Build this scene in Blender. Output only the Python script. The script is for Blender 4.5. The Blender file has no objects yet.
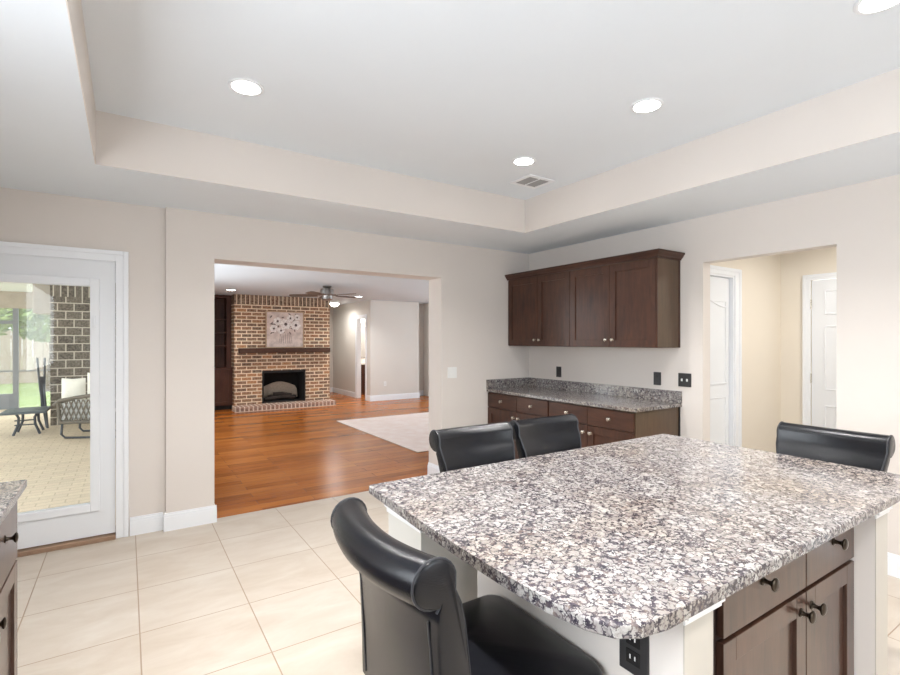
import bpy, bmesh, math, random
from mathutils import Vector, Matrix
random.seed(7)
S = bpy.context.scene
COL = S.collection
PI = math.pi
R = math.radians

# ------------------------------------------------------------------ camera
cam_data = bpy.data.cameras.new('camera')
cam_data.sensor_width = 36.0
cam_data.lens = 490.9127 / 900 * 36.0
cam_data.shift_y = (340.414 - 337.5) / 900
cam_data.clip_start = 0.03
cam_data.clip_end = 300
cam = bpy.data.objects.new('camera', cam_data)
COL.objects.link(cam)
cam.location = (-3.9367, -4.2987, 1.4466)
cam.rotation_euler = (R(90), 0, R(56.6564 - 90))
S.camera = cam

# ------------------------------------------------------------------ world, light, exposure
S.view_settings.view_transform = 'Standard'
S.view_settings.look = 'None'
S.view_settings.gamma = 1.0
S.view_settings.use_curve_mapping = False
S.view_settings.exposure = 0.58
world = bpy.data.worlds.new('world')
S.world = world
world.use_nodes = True
bg = world.node_tree.nodes['Background']
bg.inputs[0].default_value = (0.86, 0.93, 1.0, 1)
bg.inputs[1].default_value = 3.0

def sun(name, rot, energy, color, angle):
    l = bpy.data.lights.new(name, 'SUN'); l.energy = energy; l.color = color; l.angle = R(angle)
    o = bpy.data.objects.new(name, l); COL.objects.link(o); o.rotation_euler = [R(a) for a in rot]
    return o
def area(name, loc, rot, sx, sy, power, color=(1, 1, 1), spread=180, shape='RECTANGLE'):
    l = bpy.data.lights.new(name, 'AREA'); l.energy = power; l.color = color
    l.shape = shape; l.size = sx
    if shape == 'RECTANGLE': l.size_y = sy
    l.spread = R(spread)
    o = bpy.data.objects.new(name, l); COL.objects.link(o)
    o.location = loc; o.rotation_euler = [R(a) for a in rot]
    return o
sun('sun', (38, 0, 150), 1.2, (1, .96, .9), 4)
# area lamps added at unseen windows in place of their daylight
area('fill_kitchen_rear', (-2.45, -6.17, 1.50), (90, 0, 0), 1.4, 1.1, 12, (.92, .96, 1.0))
area('daylight_kitchen_left', (-4.87, -3.9, 1.60), (0, -90, 0), 1.0, 2.4, 39, (.90, .95, 1.0))
area('fill_living', (-3.42, 2.9, 1.35), (0, -90, 0), 1.8, 3.2, 38, (.92, .96, 1.0))
area('fill_living_far', (3.97, 3.4, 1.35), (0, 90, 0), 1.8, 3.0, 40, (.92, .96, 1.0))

# ------------------------------------------------------------------ materials
def lin(c):
    r = []
    for v in c[:3]:
        v = v / 255.0
        r.append(v / 12.92 if v <= .04045 else ((v + .055) / 1.055) ** 2.4)
    return (*r, 1)
MATS = {}
class NT:
    def __init__(s, name):
        s.m = bpy.data.materials.new(name); s.m.use_nodes = True
        s.n = s.m.node_tree.nodes; s.l = s.m.node_tree.links
        s.b = s.n['Principled BSDF']; s.out = s.n['Material Output']
        MATS[name] = s.m
    def add(s, t, **kw):
        n = s.n.new(t)
        for k, v in kw.items():
            if k.startswith('i_'): n.inputs[k[2:].replace('_', ' ')].default_value = v
            else: setattr(n, k, v)
        return n
    def link(s, a, b): s.l.new(a, b)
    def coord(s, kind='Object', scale=(1, 1, 1), loc=(0, 0, 0), rot=(0, 0, 0)):
        t = s.add('ShaderNodeTexCoord'); mp = s.add('ShaderNodeMapping')
        s.link(t.outputs[kind], mp.inputs[0])
        mp.inputs['Scale'].default_value = scale; mp.inputs['Location'].default_value = loc
        mp.inputs['Rotation'].default_value = [R(a) for a in rot]
        return mp.outputs[0]
    def noise(s, vec, scale, detail=3, rough=.55, dist=0):
        n = s.add('ShaderNodeTexNoise'); s.link(vec, n.inputs['Vector'])
        n.inputs['Scale'].default_value = scale; n.inputs['Detail'].default_value = detail
        n.inputs['Roughness'].default_value = rough; n.inputs['Distortion'].default_value = dist
        return n
    def ramp(s, fac, stops, interp='LINEAR'):
        r = s.add('ShaderNodeValToRGB'); s.link(fac, r.inputs[0])
        e = r.color_ramp.elements; r.color_ramp.interpolation = interp
        while len(e) > len(stops): e.remove(e[-1])
        while len(e) < len(stops): e.new(.5)
        for el, (p, c) in zip(e, stops):
            el.position = p; el.color = c if len(c) == 4 else (*c, 1)
        return r.outputs[0]
    def mix(s, fac, a, b, mode='MIX'):
        m = s.add('ShaderNodeMix', data_type='RGBA', blend_type=mode)
        if hasattr(fac, 'links'): s.link(fac, m.inputs[0])
        else: m.inputs[0].default_value = fac
        for v, i in ((a, 6), (b, 7)):
            if hasattr(v, 'links'): s.link(v, m.inputs[i])
            else: m.inputs[i].default_value = v
        return m.outputs[2]
    def bump(s, h, strength=.2, dist=.01):
        b = s.add('ShaderNodeBump'); s.link(h, b.inputs['Height'])
        b.inputs['Strength'].default_value = strength; b.inputs['Distance'].default_value = dist
        s.link(b.outputs[0], s.b.inputs['Normal'])
    def set(s, **kw):
        names = dict(rough='Roughness', metal='Metallic', spec='Specular IOR Level', coat='Coat Weight', coatr='Coat Roughness',
                     emis='Emission Strength', emc='Emission Color', color='Base Color', sheen='Sheen Weight')
        for k, v in kw.items(): s.b.inputs[names[k]].default_value = v
        return s

def plain(name, c, rough=.5, var=.04, scale=6, bump=0, **kw):
    m = NT(name); v = m.coord()
    n = m.noise(v, scale, 4)
    c = lin(c); lo = tuple(x * (1 - var) for x in c[:3]); hi = tuple(min(1, x * (1 + var)) for x in c[:3])
    m.link(m.ramp(n.outputs[0], [(.3, lo), (.7, hi)]), m.b.inputs['Base Color'])
    m.set(rough=rough, **kw)
    if bump:
        n2 = m.noise(v, scale * 25, 2); m.bump(n2.outputs[0], bump, .002)
    return m.m
wall_paint = plain('wall_paint', (219, 212, 206), .75, .012, 1.5, .15, spec=.3)
living_paint = plain('living_paint', (214, 210, 204), .75, .012, 1.5, .15, spec=.3)
laundry_paint = plain('laundry_paint', (232, 224, 211), .75, .012, 1.5, .1, spec=.3)
greige_paint = plain('greige_paint', (212, 208, 200), .6, .012, 2, .05, spec=.35)
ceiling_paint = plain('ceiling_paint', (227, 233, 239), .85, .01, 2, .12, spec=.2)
trim_white = plain('trim_white', (236, 239, 243), .35, .01, 3)
door_white = plain('door_white', (232, 235, 239), .4, .01, 3)
metal_bronze = plain('metal_bronze', (74, 66, 58), .28, .1, 40, metal=1.0)
metal_nickel = plain('metal_nickel', (200, 192, 180), .25, .05, 40, metal=1.0)
plate_dark = plain('plate_dark', (50, 49, 50), .45, .06, 30)
plate_white = plain('plate_white', (232, 232, 230), .4, .01, 30)
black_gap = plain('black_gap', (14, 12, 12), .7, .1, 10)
vinyl_grey = plain('vinyl_grey', (132, 134, 138), .55, .05, 8)
vent_grey = plain('vent_grey', (160, 160, 160), .6, .05, 8)
wicker = plain('wicker', (112, 104, 92), .7, .25, 120, .3)
wicker_pale = plain('wicker_pale', (236, 234, 231), .8, .06, 20)
pillow_fab = plain('pillow_fabric', (232, 226, 212), .9, .03, 20, .2, sheen=.3)
patio_metal = plain('patio_metal', (70, 72, 76), .5, .1, 30)
beam_tan = plain('beam_tan', (176, 166, 152), .75, .08, 5)
char_black = plain('soot_black', (22, 19, 18), .85, .3, 12, .3)
log_ash = plain('pale_log', (186, 170, 152), .9, .15, 25, .4)
log_dark = plain('dark_log', (52, 42, 36), .9, .4, 25, .4)
leg_wood = plain('stool_leg_wood', (34, 24, 20), .35, .2, 20)
frame_gold = plain('frame_wood', (176, 148, 118), .5, .1, 20)
sill_brown = plain('sill_brown', (150, 122, 100), .5, .1, 10)
bark = plain('bark', (96, 80, 64), .9, .3, 15, .5)
trim_cream = plain('capital_white', (235, 235, 234), .4, .01, 4)
stone_top = plain('vanity_top', (228, 222, 214), .3, .05, 20)

def dark_wood(name, axis, tint=(42, 25, 19), tint2=(76, 45, 32), rough=.45, coat=.16):
    m = NT(name)
    sc = {'z': (9, 9, 1.2), 'y': (9, 1.2, 9), 'x': (1.2, 9, 9)}[axis]
    v = m.coord(scale=sc)
    n = m.noise(v, 3.5, 6, .65, .6); n2 = m.noise(m.coord(), 3.0, 3)
    a = m.ramp(n.outputs[0], [(.3, lin(tint)), (.72, lin(tint2))])
    c = m.mix(m.ramp(n2.outputs[0], [(.35, (0, 0, 0)), (.7, (1, 1, 1))]), a, m.mix(.4, a, lin((92, 60, 44))))
    m.link(c, m.b.inputs['Base Color'])
    m.set(rough=rough, spec=.35, coat=coat, coatr=.16)
    return m.m
cab_gap_shade = dark_wood('cabinet_gap_shade', 'z', (20, 14, 12), (28, 19, 16), .6, 0)  # near-black tone paints the shade in gaps round island drawers and doors
cab_v = dark_wood('espresso_wood_vertical', 'z')
cab_h = dark_wood('espresso_wood_horizontal', 'y')
cab_gloss = dark_wood('espresso_wood_glossy', 'z', (42, 27, 21), (76, 50, 38), .4, .7)
cab_side_sheen = dark_wood('espresso_side_sheen', 'z', (76, 62, 48), (92, 76, 58), .42)  # lighter olive tone paints the gloss reflection onto the cabinet sides
walnut = dark_wood('bookcase_wood', 'z', (48, 25, 18), (80, 42, 28), .5, 0)
mantel_wood = dark_wood('mantel_wood', 'x', (46, 30, 22), (76, 50, 36), .7, 0)
blade_wood = dark_wood('fan_blade_wood', 'x', (84, 74, 66), (120, 108, 98), .5, 0)

# black leather
m = NT('black_leather'); v = m.coord()
n = m.noise(v, 5, 4); 
m.link(m.ramp(n.outputs[0], [(.3, lin((13, 14, 17))), (.7, lin((22, 23, 28)))]), m.b.inputs['Base Color'])
vo = m.add('ShaderNodeTexVoronoi'); m.link(v, vo.inputs['Vector']); vo.inputs['Scale'].default_value = 360
n3 = m.noise(v, 9, 3)
mx = m.add('ShaderNodeMath', operation='MULTIPLY_ADD'); m.link(n3.outputs[0], mx.inputs[0]); mx.inputs[1].default_value = 1.5; m.link(vo.outputs[0], mx.inputs[2])
m.bump(mx.outputs[0], .12, .002)
m.set(rough=.25, spec=.38, coat=.0, coatr=.25)
leather = m.m
leather_seam = plain('leather_seam', (40, 40, 44), .45, .1, 60)

# granite
def granite(name):
    m = NT(name); v = m.coord()
    def warp(src, amt):
        sub = m.add('ShaderNodeVectorMath', operation='SUBTRACT'); m.link(src, sub.inputs[0]); sub.inputs[1].default_value = (.5, .5, .5)
        sc = m.add('ShaderNodeVectorMath', operation='SCALE'); m.link(sub.outputs[0], sc.inputs[0]); sc.inputs['Scale'].default_value = amt
        ad = m.add('ShaderNodeVectorMath', operation='ADD'); m.link(v, ad.inputs[0]); m.link(sc.outputs[0], ad.inputs[1])
        return ad.outputs[0]
    w1 = warp(m.noise(v, 38, 4, .65).outputs[1], .050)
    w2 = warp(m.noise(v, 70, 3, .6).outputs[1], .026)
    e = m.add('ShaderNodeTexVoronoi', feature='DISTANCE_TO_EDGE'); m.link(w1, e.inputs['Vector']); e.inputs['Scale'].default_value = 42
    ce = m.add('ShaderNodeTexVoronoi'); m.link(w2, ce.inputs['Vector']); ce.inputs['Scale'].default_value = 120
    ce1 = m.add('ShaderNodeTexVoronoi'); m.link(w1, ce1.inputs['Vector']); ce1.inputs['Scale'].default_value = 42
    # pale feldspar chips
    base = m.ramp(ce1.outputs['Color'], [(.0, lin((180, 179, 175))), (.3, lin((163, 160, 156))), (.5, lin((136, 131, 129))), (.7, lin((172, 169, 165))), (1, lin((118, 113, 112)))])
    fine = m.noise(v, 130, 3, .7)
    base = m.mix(m.ramp(fine.outputs[0], [(.46, (0, 0, 0)), (.66, (.65, .65, .65))]), base, lin((116, 107, 106)))
    # small dark grains, gathered in drifts
    drift = m.noise(v, 7, 5, .7)
    rnd = m.add('ShaderNodeSeparateColor'); m.link(ce.outputs['Color'], rnd.inputs[0])
    sm = m.add('ShaderNodeMath', operation='MULTIPLY_ADD'); m.link(drift.outputs[0], sm.inputs[0]); sm.inputs[1].default_value = 1.15; m.link(rnd.outputs[0], sm.inputs[2])
    mr = m.add('ShaderNodeMapRange'); m.link(sm.outputs[0], mr.inputs[0]); mr.inputs[1].default_value = 1.33; mr.inputs[2].default_value = 1.46
    darkc = m.ramp(m.noise(v, 55, 2).outputs[0], [(.32, lin((40, 37, 47))), (.5, lin((68, 62, 70))), (.7, lin((112, 100, 95)))])
    # thin broken dark outlines round the chips
    wid = m.noise(v, 24, 4, .7)
    th = m.add('ShaderNodeMapRange'); m.link(wid.outputs[0], th.inputs[0])
    th.inputs[1].default_value = .36; th.inputs[2].default_value = .70; th.inputs[3].default_value = -.01; th.inputs[4].default_value = .12
    d1 = m.add('ShaderNodeMath', operation='SUBTRACT'); m.link(e.outputs[0], d1.inputs[0]); m.link(th.outputs[0], d1.inputs[1])
    f1 = m.ramp(d1.outputs[0], [(.0, (.95, .95, .95)), (.06, (0, 0, 0))])
    c = m.mix(mr.outputs[0], base, darkc); c = m.mix(f1, c, darkc)
    tan = m.noise(v, 2.6, 3, .6)
    c = m.mix(m.ramp(tan.outputs[0], [(.44, (0, 0, 0)), (.70, (.6, .6, .6))]), c, m.mix(1.0, c, lin((236, 218, 196)), 'MULTIPLY'))
    m.link(c, m.b.inputs['Base Color']); m.set(rough=.16, spec=.5)
    return m.m
granite_m = granite('granite')

# floor tile, stacked 0.5086 m grid set out from the room
m = NT('travertine_tile')
TS = .5086
v = m.coord(loc=(3.8838 % TS, .4168 % TS, 0))
br = m.add('ShaderNodeTexBrick', offset=0.0, squash=1.0, offset_frequency=1)
m.link(v, br.inputs['Vector'])
br.inputs['Scale'].default_value = 1; br.inputs['Mortar Size'].default_value = .0035; br.inputs['Mortar Smooth'].default_value = .3
br.inputs['Brick Width'].default_value = TS; br.inputs['Row Height'].default_value = TS
br.inputs['Color1'].default_value = (0, 0, 0, 1); br.inputs['Color2'].default_value = (1, 1, 1, 1); br.inputs['Mortar'].default_value = (.5, .5, .5, 1)
n = m.noise(m.coord(scale=(1, 2.2, 1)), 3.0, 7, .62, .5)
c = m.ramp(n.outputs[0], [(.28, lin((182, 169, 154))), (.5, lin((191, 180, 167))), (.72, lin((199, 191, 180)))])
c = m.mix(.10, c, m.ramp(br.outputs['Color'], [(0, lin((190, 172, 150))), (1, lin((216, 208, 198)))]))
c = m.mix(br.outputs['Fac'], c, lin((158, 138, 118)))
m.link(c, m.b.inputs['Base Color'])
inv = m.add('ShaderNodeMath', operation='SUBTRACT'); inv.inputs[0].default_value = 1; m.link(br.outputs['Fac'], inv.inputs[1])
m.bump(inv.outputs[0], .5, .002)
m.set(rough=.42, spec=.4)
tile_m = m.m

# wood plank floor, boards along x
m = NT('orange_wood_planks')
v = m.coord()
br = m.add('ShaderNodeTexBrick', offset=.37, offset_frequency=2, squash=1.0)
m.link(v, br.inputs['Vector'])
br.inputs['Scale'].default_value = 1; br.inputs['Mortar Size'].default_value = .0014; br.inputs['Mortar Smooth'].default_value = .3
br.inputs['Brick Width'].default_value = 1.25; br.inputs['Row Height'].default_value = .125
br.inputs['Color1'].default_value = (0, 0, 0, 1); br.inputs['Color2'].default_value = (1, 1, 1, 1); br.inputs['Mortar'].default_value = (.5, .5, .5, 1)
g = m.noise(m.coord(scale=(1.2, 14, 1)), 2.4, 6, .65, .8)
c = m.ramp(g.outputs[0], [(.25, lin((102, 54, 22))), (.5, lin((164, 94, 38))), (.75, lin((198, 124, 56)))])
c2 = m.ramp(br.outputs['Color'], [(0, lin((118, 64, 26))), (.5, lin((168, 98, 42))), (1, lin((198, 126, 58)))])
c = m.mix(.45, c, c2); c = m.mix(br.outputs['Fac'], c, lin((66, 32, 18)))
m.link(c, m.b.inputs['Base Color'])
m.bump(g.outputs[0], .12, .003)
m.set(rough=.26, spec=.32)
wood_floor = m.m

def brick_mat(name, plane, w, h, mort, stops, mortar, vloc=(0, 0, 0), rough=.9, offset=.5):
    m = NT(name)
    t = m.add('ShaderNodeNewGeometry'); sp = m.add('ShaderNodeSeparateXYZ'); m.link(t.outputs['Position'], sp.inputs[0])
    cb = m.add('ShaderNodeCombineXYZ')
    ax = {'x': 0, 'y': 1, 'z': 2}
    m.link(sp.outputs[ax[plane[0]]], cb.inputs[0]); m.link(sp.outputs[ax[plane[1]]], cb.inputs[1])
    mp = m.add('ShaderNodeMapping'); m.link(cb.outputs[0], mp.inputs[0]); mp.inputs['Location'].default_value = vloc
    br = m.add('ShaderNodeTexBrick', offset=offset, offset_frequency=2, squash=1.0)
    m.link(mp.outputs[0], br.inputs['Vector'])
    br.inputs['Scale'].default_value = 1; br.inputs['Mortar Size'].default_value = mort; br.inputs['Mortar Smooth'].default_value = .15
    br.inputs['Brick Width'].default_value = w; br.inputs['Row Height'].default_value = h
    br.inputs['Color1'].default_value = (0, 0, 0, 1); br.inputs['Color2'].default_value = (1, 1, 1, 1); br.inputs['Mortar'].default_value = (.5, .5, .5, 1)
    c = m.ramp(br.outputs['Color'], stops)
    n = m.noise(m.coord(), 30, 4, .7)
    c = m.mix(m.ramp(n.outputs[0], [(.35, (0, 0, 0)), (.8, (.5, .5, .5))]), c, mortar)
    c = m.mix(br.outputs['Fac'], c, mortar)
    m.link(c, m.b.inputs['Base Color'])
    inv = m.add('ShaderNodeMath', operation='SUBTRACT'); inv.inputs[0].default_value = 1; m.link(br.outputs['Fac'], inv.inputs[1])
    m.bump(inv.outputs[0], .8, .006)
    m.set(rough=rough, spec=.2)
    return m.m
bst = [(0, lin((66, 42, 34))), (.25, lin((136, 86, 54))), (.5, lin((86, 54, 42))), (.7, lin((164, 108, 64))), (.85, lin((62, 40, 36))), (1, lin((146, 92, 56)))]
mort = lin((232, 210, 182))
brick_front = brick_mat('fireplace_brick', 'xz', .205, .0755, .010, bst, mort)
brick_side = brick_mat('fireplace_brick_side', 'yz', .205, .0755, .010, bst, mort)
brick_soldier = brick_mat('fireplace_soldier_brick', 'xz', .085, .30, .008, [(0, lin((62, 44, 38))), (1, lin((98, 66, 52)))], mort, vloc=(0, -2.15, 0), offset=0)
hearth_brick = brick_mat('hearth_brick', 'xy', .085, .6, .012, [(0, lin((128, 96, 84))), (.5, lin((164, 124, 104))), (1, lin((140, 104, 90)))], lin((222, 206, 190)), offset=0)
hearth_front = brick_mat('hearth_front_brick', 'xz', .085, .30, .014, [(0, lin((104, 74, 64))), (1, lin((140, 100, 82)))], lin((222, 206, 190)), offset=0)
pst = [(0, lin((70, 62, 55))), (.5, lin((100, 90, 80))), (1, lin((82, 76, 69)))]
patio_brick = brick_mat('patio_wall_brick', 'xz', .23, .142, .010, pst, lin((196, 186, 170)), vloc=(0, .03, 0))
patio_soldier = brick_mat('patio_soldier_brick', 'xz', .10, .4, .010, pst, lin((196, 186, 170)), vloc=(0, -2.15, 0), offset=0)
paver = brick_mat('patio_pavers', 'xy', .21, .105, .006, [(0, lin((214, 196, 172))), (.5, lin((226, 208, 182))), (1, lin((220, 200, 176)))], lin((196, 178, 154)))

def two_tone(name, a, b, scale, rough=.9, lo=.4, hi=.6, detail=4, bump=0, vscale=(1, 1, 1)):
    m = NT(name); n = m.noise(m.coord(scale=vscale), scale, detail, .6)
    m.link(m.ramp(n.outputs[0], [(lo, lin(a)), (hi, lin(b))]), m.b.inputs['Base Color'])
    m.set(rough=rough, spec=.25)
    if bump: m.bump(n.outputs[0], bump, .01)
    return m.m
rug_m = two_tone('rug_pink', (232, 214, 205), (240, 226, 219), 5, .95, bump=.2)
rug_edge = plain('rug_edge', (150, 120, 100), .9, .1, 30)
lawn_m = two_tone('lawn', (120, 140, 82), (150, 164, 104), 2.5)
fence_m = two_tone('fence_boards', (170, 148, 134), (196, 178, 166), 4, vscale=(6, 1, .6))
leaf_m = two_tone('leaves', (104, 128, 70), (160, 172, 104), 3)
petal_m = two_tone('flower_petals', (238, 232, 226), (208, 198, 192), 30)
canvas_m = two_tone('painted_canvas', (216, 198, 188), (176, 158, 150), 9, lo=.42, hi=.75)
ink_m = plain('painted_leaves', (96, 82, 78), .8, .2, 20)
table_m = plain('patio_table_slate', (92, 98, 100), .5, .12, 10)

m = NT('window_glass')
tr = m.add('ShaderNodeBsdfTransparent'); gl = m.add('ShaderNodeBsdfGlossy'); gl.inputs['Roughness'].default_value = .02
fr = m.add('ShaderNodeFresnel'); fr.inputs[0].default_value = 1.45
tr.inputs[0].default_value = (.97, .985, .98, 1)
ms = m.add('ShaderNodeMixShader'); hf = m.add('ShaderNodeMath', operation='MULTIPLY'); m.link(fr.outputs[0], hf.inputs[0]); hf.inputs[1].default_value = .6; m.link(hf.outputs[0], ms.inputs[0]); m.link(tr.outputs[0], ms.inputs[1]); m.link(gl.outputs[0], ms.inputs[2])
m.link(ms.outputs[0], m.out.inputs[0]); glass_m = m.m
m = NT('insect_screen')
tr = m.add('ShaderNodeBsdfTransparent'); df = m.add('ShaderNodeBsdfDiffuse'); df.inputs[0].default_value = lin((205, 206, 208))
ms = m.add('ShaderNodeMixShader'); ms.inputs[0].default_value = .20; m.link(tr.outputs[0], ms.inputs[1]); m.link(df.outputs[0], ms.inputs[2])
m.link(ms.outputs[0], m.out.inputs[0]); screen_m = m.m
m = NT('mirror'); m.set(color=(.9, .9, .9, 1), rough=.03, metal=1); mirror_m = m.m
def glow(name, c, st):
    m = NT(name); m.set(color=(*c, 1), emc=(*c, 1), emis=st, rough=.5); return m.m
lamp_glow = glow('lamp_lens', (1, .97, .92), 14)
dome_glow = glow('lamp_dome', (1, .96, .9), 5)

# ------------------------------------------------------------------ geometry helpers
class MB:
    def __init__(s): s.bm = bmesh.new()
    def _bev(s, vs, bev, seg):
        es = set(e for v_ in vs for e in v_.link_edges)
        bmesh.ops.bevel(s.bm, geom=list(es), offset=bev, segments=seg, profile=.5, affect='EDGES')
    def box(s, x0, y0, z0, x1, y1, z1, bev=0, seg=2):
        x0, x1 = sorted((x0, x1)); y0, y1 = sorted((y0, y1)); z0, z1 = sorted((z0, z1))
        vs = [s.bm.verts.new((x, y, z)) for x in (x0, x1) for y in (y0, y1) for z in (z0, z1)]
        for f in ((0, 1, 3, 2), (4, 6, 7, 5), (0, 4, 5, 1), (2, 3, 7, 6), (0, 2, 6, 4), (1, 5, 7, 3)):
            s.bm.faces.new([vs[i] for i in f])
        if bev: s._bev(vs, bev, seg)
        return s
    def tube(s, pts, r, n=10, cap=True):
        pts = [Vector(p) for p in pts]; rs = r if isinstance(r, (list, tuple)) else [r] * len(pts)
        rings = []; up = None
        for i, p in enumerate(pts):
            t = (pts[min(i + 1, len(pts) - 1)] - pts[max(i - 1, 0)]).normalized()
            if up is None or abs(up.dot(t)) > .98:
                up = Vector((0, 0, 1)) if abs(t.z) < .9 else Vector((1, 0, 0))
            a = t.cross(up).normalized(); b = a.cross(t).normalized(); up = b
            rings.append([s.bm.verts.new(p + (a * math.cos(k * 2 * PI / n) + b * math.sin(k * 2 * PI / n)) * rs[i]) for k in range(n)])
        for A, B in zip(rings, rings[1:]):
            for k in range(n): s.bm.faces.new((A[k], A[(k + 1) % n], B[(k + 1) % n], B[k]))
        if cap: s.bm.faces.new(rings[0][::-1]); s.bm.faces.new(rings[-1])
        return s
    def lathe(s, prof, org, axis='z', n=20):
        org = Vector(org); d = {'z': (Vector((1, 0, 0)), Vector((0, 1, 0)), Vector((0, 0, 1))), 'x': (Vector((0, 1, 0)), Vector((0, 0, 1)), Vector((1, 0, 0))),
                                'y': (Vector((0, 0, 1)), Vector((1, 0, 0)), Vector((0, 1, 0)))}[axis]
        rings = []
        for r, h in prof:
            r = max(r, 1e-4)
            rings.append([s.bm.verts.new(org + d[2] * h + (d[0] * math.cos(k * 2 * PI / n) + d[1] * math.sin(k * 2 * PI / n)) * r) for k in range(n)])
        for A, B in zip(rings, rings[1:]):
            for k in range(n): s.bm.faces.new((A[k], A[(k + 1) % n], B[(k + 1) % n], B[k]))
        s.bm.faces.new(rings[0][::-1]); s.bm.faces.new(rings[-1])
        return s
    def prism(s, poly, axis, a, b, bev=0, seg=2):
        f = {'x': lambda p, t: (t, p[0], p[1]), 'y': lambda p, t: (p[0], t, p[1]), 'z': lambda p, t: (p[0], p[1], t)}[axis]
        A = [s.bm.verts.new(f(p, a)) for p in poly]; B = [s.bm.verts.new(f(p, b)) for p in poly]
        n = len(poly)
        for k in range(n): s.bm.faces.new((A[k], A[(k + 1) % n], B[(k + 1) % n], B[k]))
        s.bm.faces.new(A[::-1]); s.bm.faces.new(B)
        if bev:
            es = [e for e in s.bm.edges if (e.verts[0] in A and e.verts[1] in A) or (e.verts[0] in B and e.verts[1] in B)]
            bmesh.ops.bevel(s.bm, geom=es, offset=bev, segments=seg, profile=.5, affect='EDGES')
        return s
    def loft(s, rings, cap=True):
        V = [[s.bm.verts.new(p) for p in r] for r in rings]; n = len(V[0])
        for A, B in zip(V, V[1:]):
            for k in range(n): s.bm.faces.new((A[k], A[(k + 1) % n], B[(k + 1) % n], B[k]))
        if cap: s.bm.faces.new(V[0][::-1]); s.bm.faces.new(V[-1])
        return s
    def build(s, name, mat, parent=None, smooth=False, world=True):
        off = ORG.get(parent.name, Vector((0, 0, 0))) if parent else Vector((0, 0, 0))
        bmesh.ops.recalc_face_normals(s.bm, faces=s.bm.faces)
        me = bpy.data.meshes.new(name)
        base = off
        if not parent:   # origin at the base of the thing
            xs = [v_.co for v_ in s.bm.verts]
            base = Vector(((min(c.x for c in xs) + max(c.x for c in xs)) / 2, (min(c.y for c in xs) + max(c.y for c in xs)) / 2, min(c.z for c in xs)))
            if name.startswith(KEEP): base = Vector((0, 0, 0))
        for v_ in s.bm.verts: v_.co -= base
        if smooth:
            for f in s.bm.faces: f.smooth = True
        s.bm.to_mesh(me); s.bm.free()
        me.materials.append(mat)
        if smooth:
            try: me.set_sharp_from_angle(angle=R(smooth if smooth is not True else 40))
            except Exception: pass
        o = bpy.data.objects.new(name, me); COL.objects.link(o)
        if parent: o.parent = parent
        else: o.location = base
        ORG[o.name] = base.copy()
        return o
KEEP = ('floor', 'wall', 'ceiling', 'granite', 'lawn')
ORG = {}
def tag(o, label=None, cat=None, group=None, kind=None):
    if label: o['label'] = label
    if cat: o['category'] = cat
    if group: o['group'] = group
    if kind: o['kind'] = kind
    return o
def thing(name, label, cat, loc=(0, 0, 0), group=None, kind=None):
    o = bpy.data.objects.new(name, None); COL.objects.link(o); o.location = loc
    o.empty_display_size = .1
    ORG[o.name] = Vector(loc)
    return tag(o, label, cat, group, kind)
def struct(mb, name, mat, smooth=False):
    return tag(mb.build(name, mat, smooth=smooth), kind='structure')
def kids(o): return [c for c in bpy.data.objects if c.parent == o]
def copy_tree(o, parent=None):
    c = o.copy(); COL.objects.link(c)
    if parent: c.parent = parent
    for ch in kids(o): copy_tree(ch, c)
    return c
def fbox(mb, face, pl, u0, u1, v0, v1, d0, d1, bev=0):
    """box on a vertical plane: u along it, v up, d outward from plane pl"""
    if face == '-x': mb.box(pl - d1, u0, v0, pl - d0, u1, v1, bev)
    elif face == '+x': mb.box(pl + d0, u0, v0, pl + d1, u1, v1, bev)
    elif face == '-y': mb.box(u0, pl - d1, v0, u1, pl - d0, v1, bev)
    elif face == '+y': mb.box(u0, pl + d0, v0, u1, pl + d1, v1, bev)
    return mb
def shaker(parent, name, face, pl, u0, u1, v0, v1, mat, th=.019, st=.062, rec=.010):
    mb = MB()
    fbox(mb, face, pl, u0, u0 + st, v0, v1, 0, th, .0015); fbox(mb, face, pl, u1 - st, u1, v0, v1, 0, th, .0015)
    fbox(mb, face, pl, u0 + st, u1 - st, v0, v0 + st, 0, th, .0015); fbox(mb, face, pl, u0 + st, u1 - st, v1 - st, v1, 0, th, .0015)
    fbox(mb, face, pl, u0 + st - .002, u1 - st + .002, v0 + st - .002, v1 - st + .002, 0, th - rec)
    return mb.build(name, mat, parent)
def knob(parent, face, pl, u, v, mat, k=1.0):
    prof = [(.011, 0), (.011, .002), (.006, .004), (.0045, .010), (.005, .016), (.0095, .020), (.0145, .023), (.015, .026), (.012, .0285), (.004, .030)]
    prof = [(r * k, h * k) for r, h in prof]
    sg = -1 if face[0] == '-' else 1
    prof = [(r, h * sg) for r, h in prof]
    mb = MB()
    org = (pl, u, v) if face[1] == 'x' else (u, pl, v)
    mb.lathe(prof, org, face[1], 20)
    return mb.build('knob', mat, parent, smooth=50)

# ------------------------------------------------------------------ room shell: kitchen
HC, HT = 2.459, 2.768
XW, YS = -4.89, -6.2          # left wall, rear wall
JL, JR, HO, WT = -3.355, -1.215, 2.097, .254
YB = .076
struct(MB().box(-5.1, -6.4, -.12, 1.9, YB, 0), 'floor', tile_m)
# wall with the wide opening and the glass door
mb = MB()
mb.box(-3.69, 0, 0, JL, WT, 2.52); mb.box(JL, 0, HO, JR, WT, 2.52); mb.box(JR, 0, 0, .3, WT, 2.52)
DY = .045
DX0, DX1, DH = -4.842, -4.005, 2.035
mb.box(DX1 + .012, DY, 0, -3.69, WT, 2.52); mb.box(DX0 - .012, DY, DH + .012, DX1 + .012, WT, 2.52); mb.box(-5.1, DY, 0, DX0 - .012, WT, 2.52)
struct(mb, 'wall_north', wall_paint)
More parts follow.
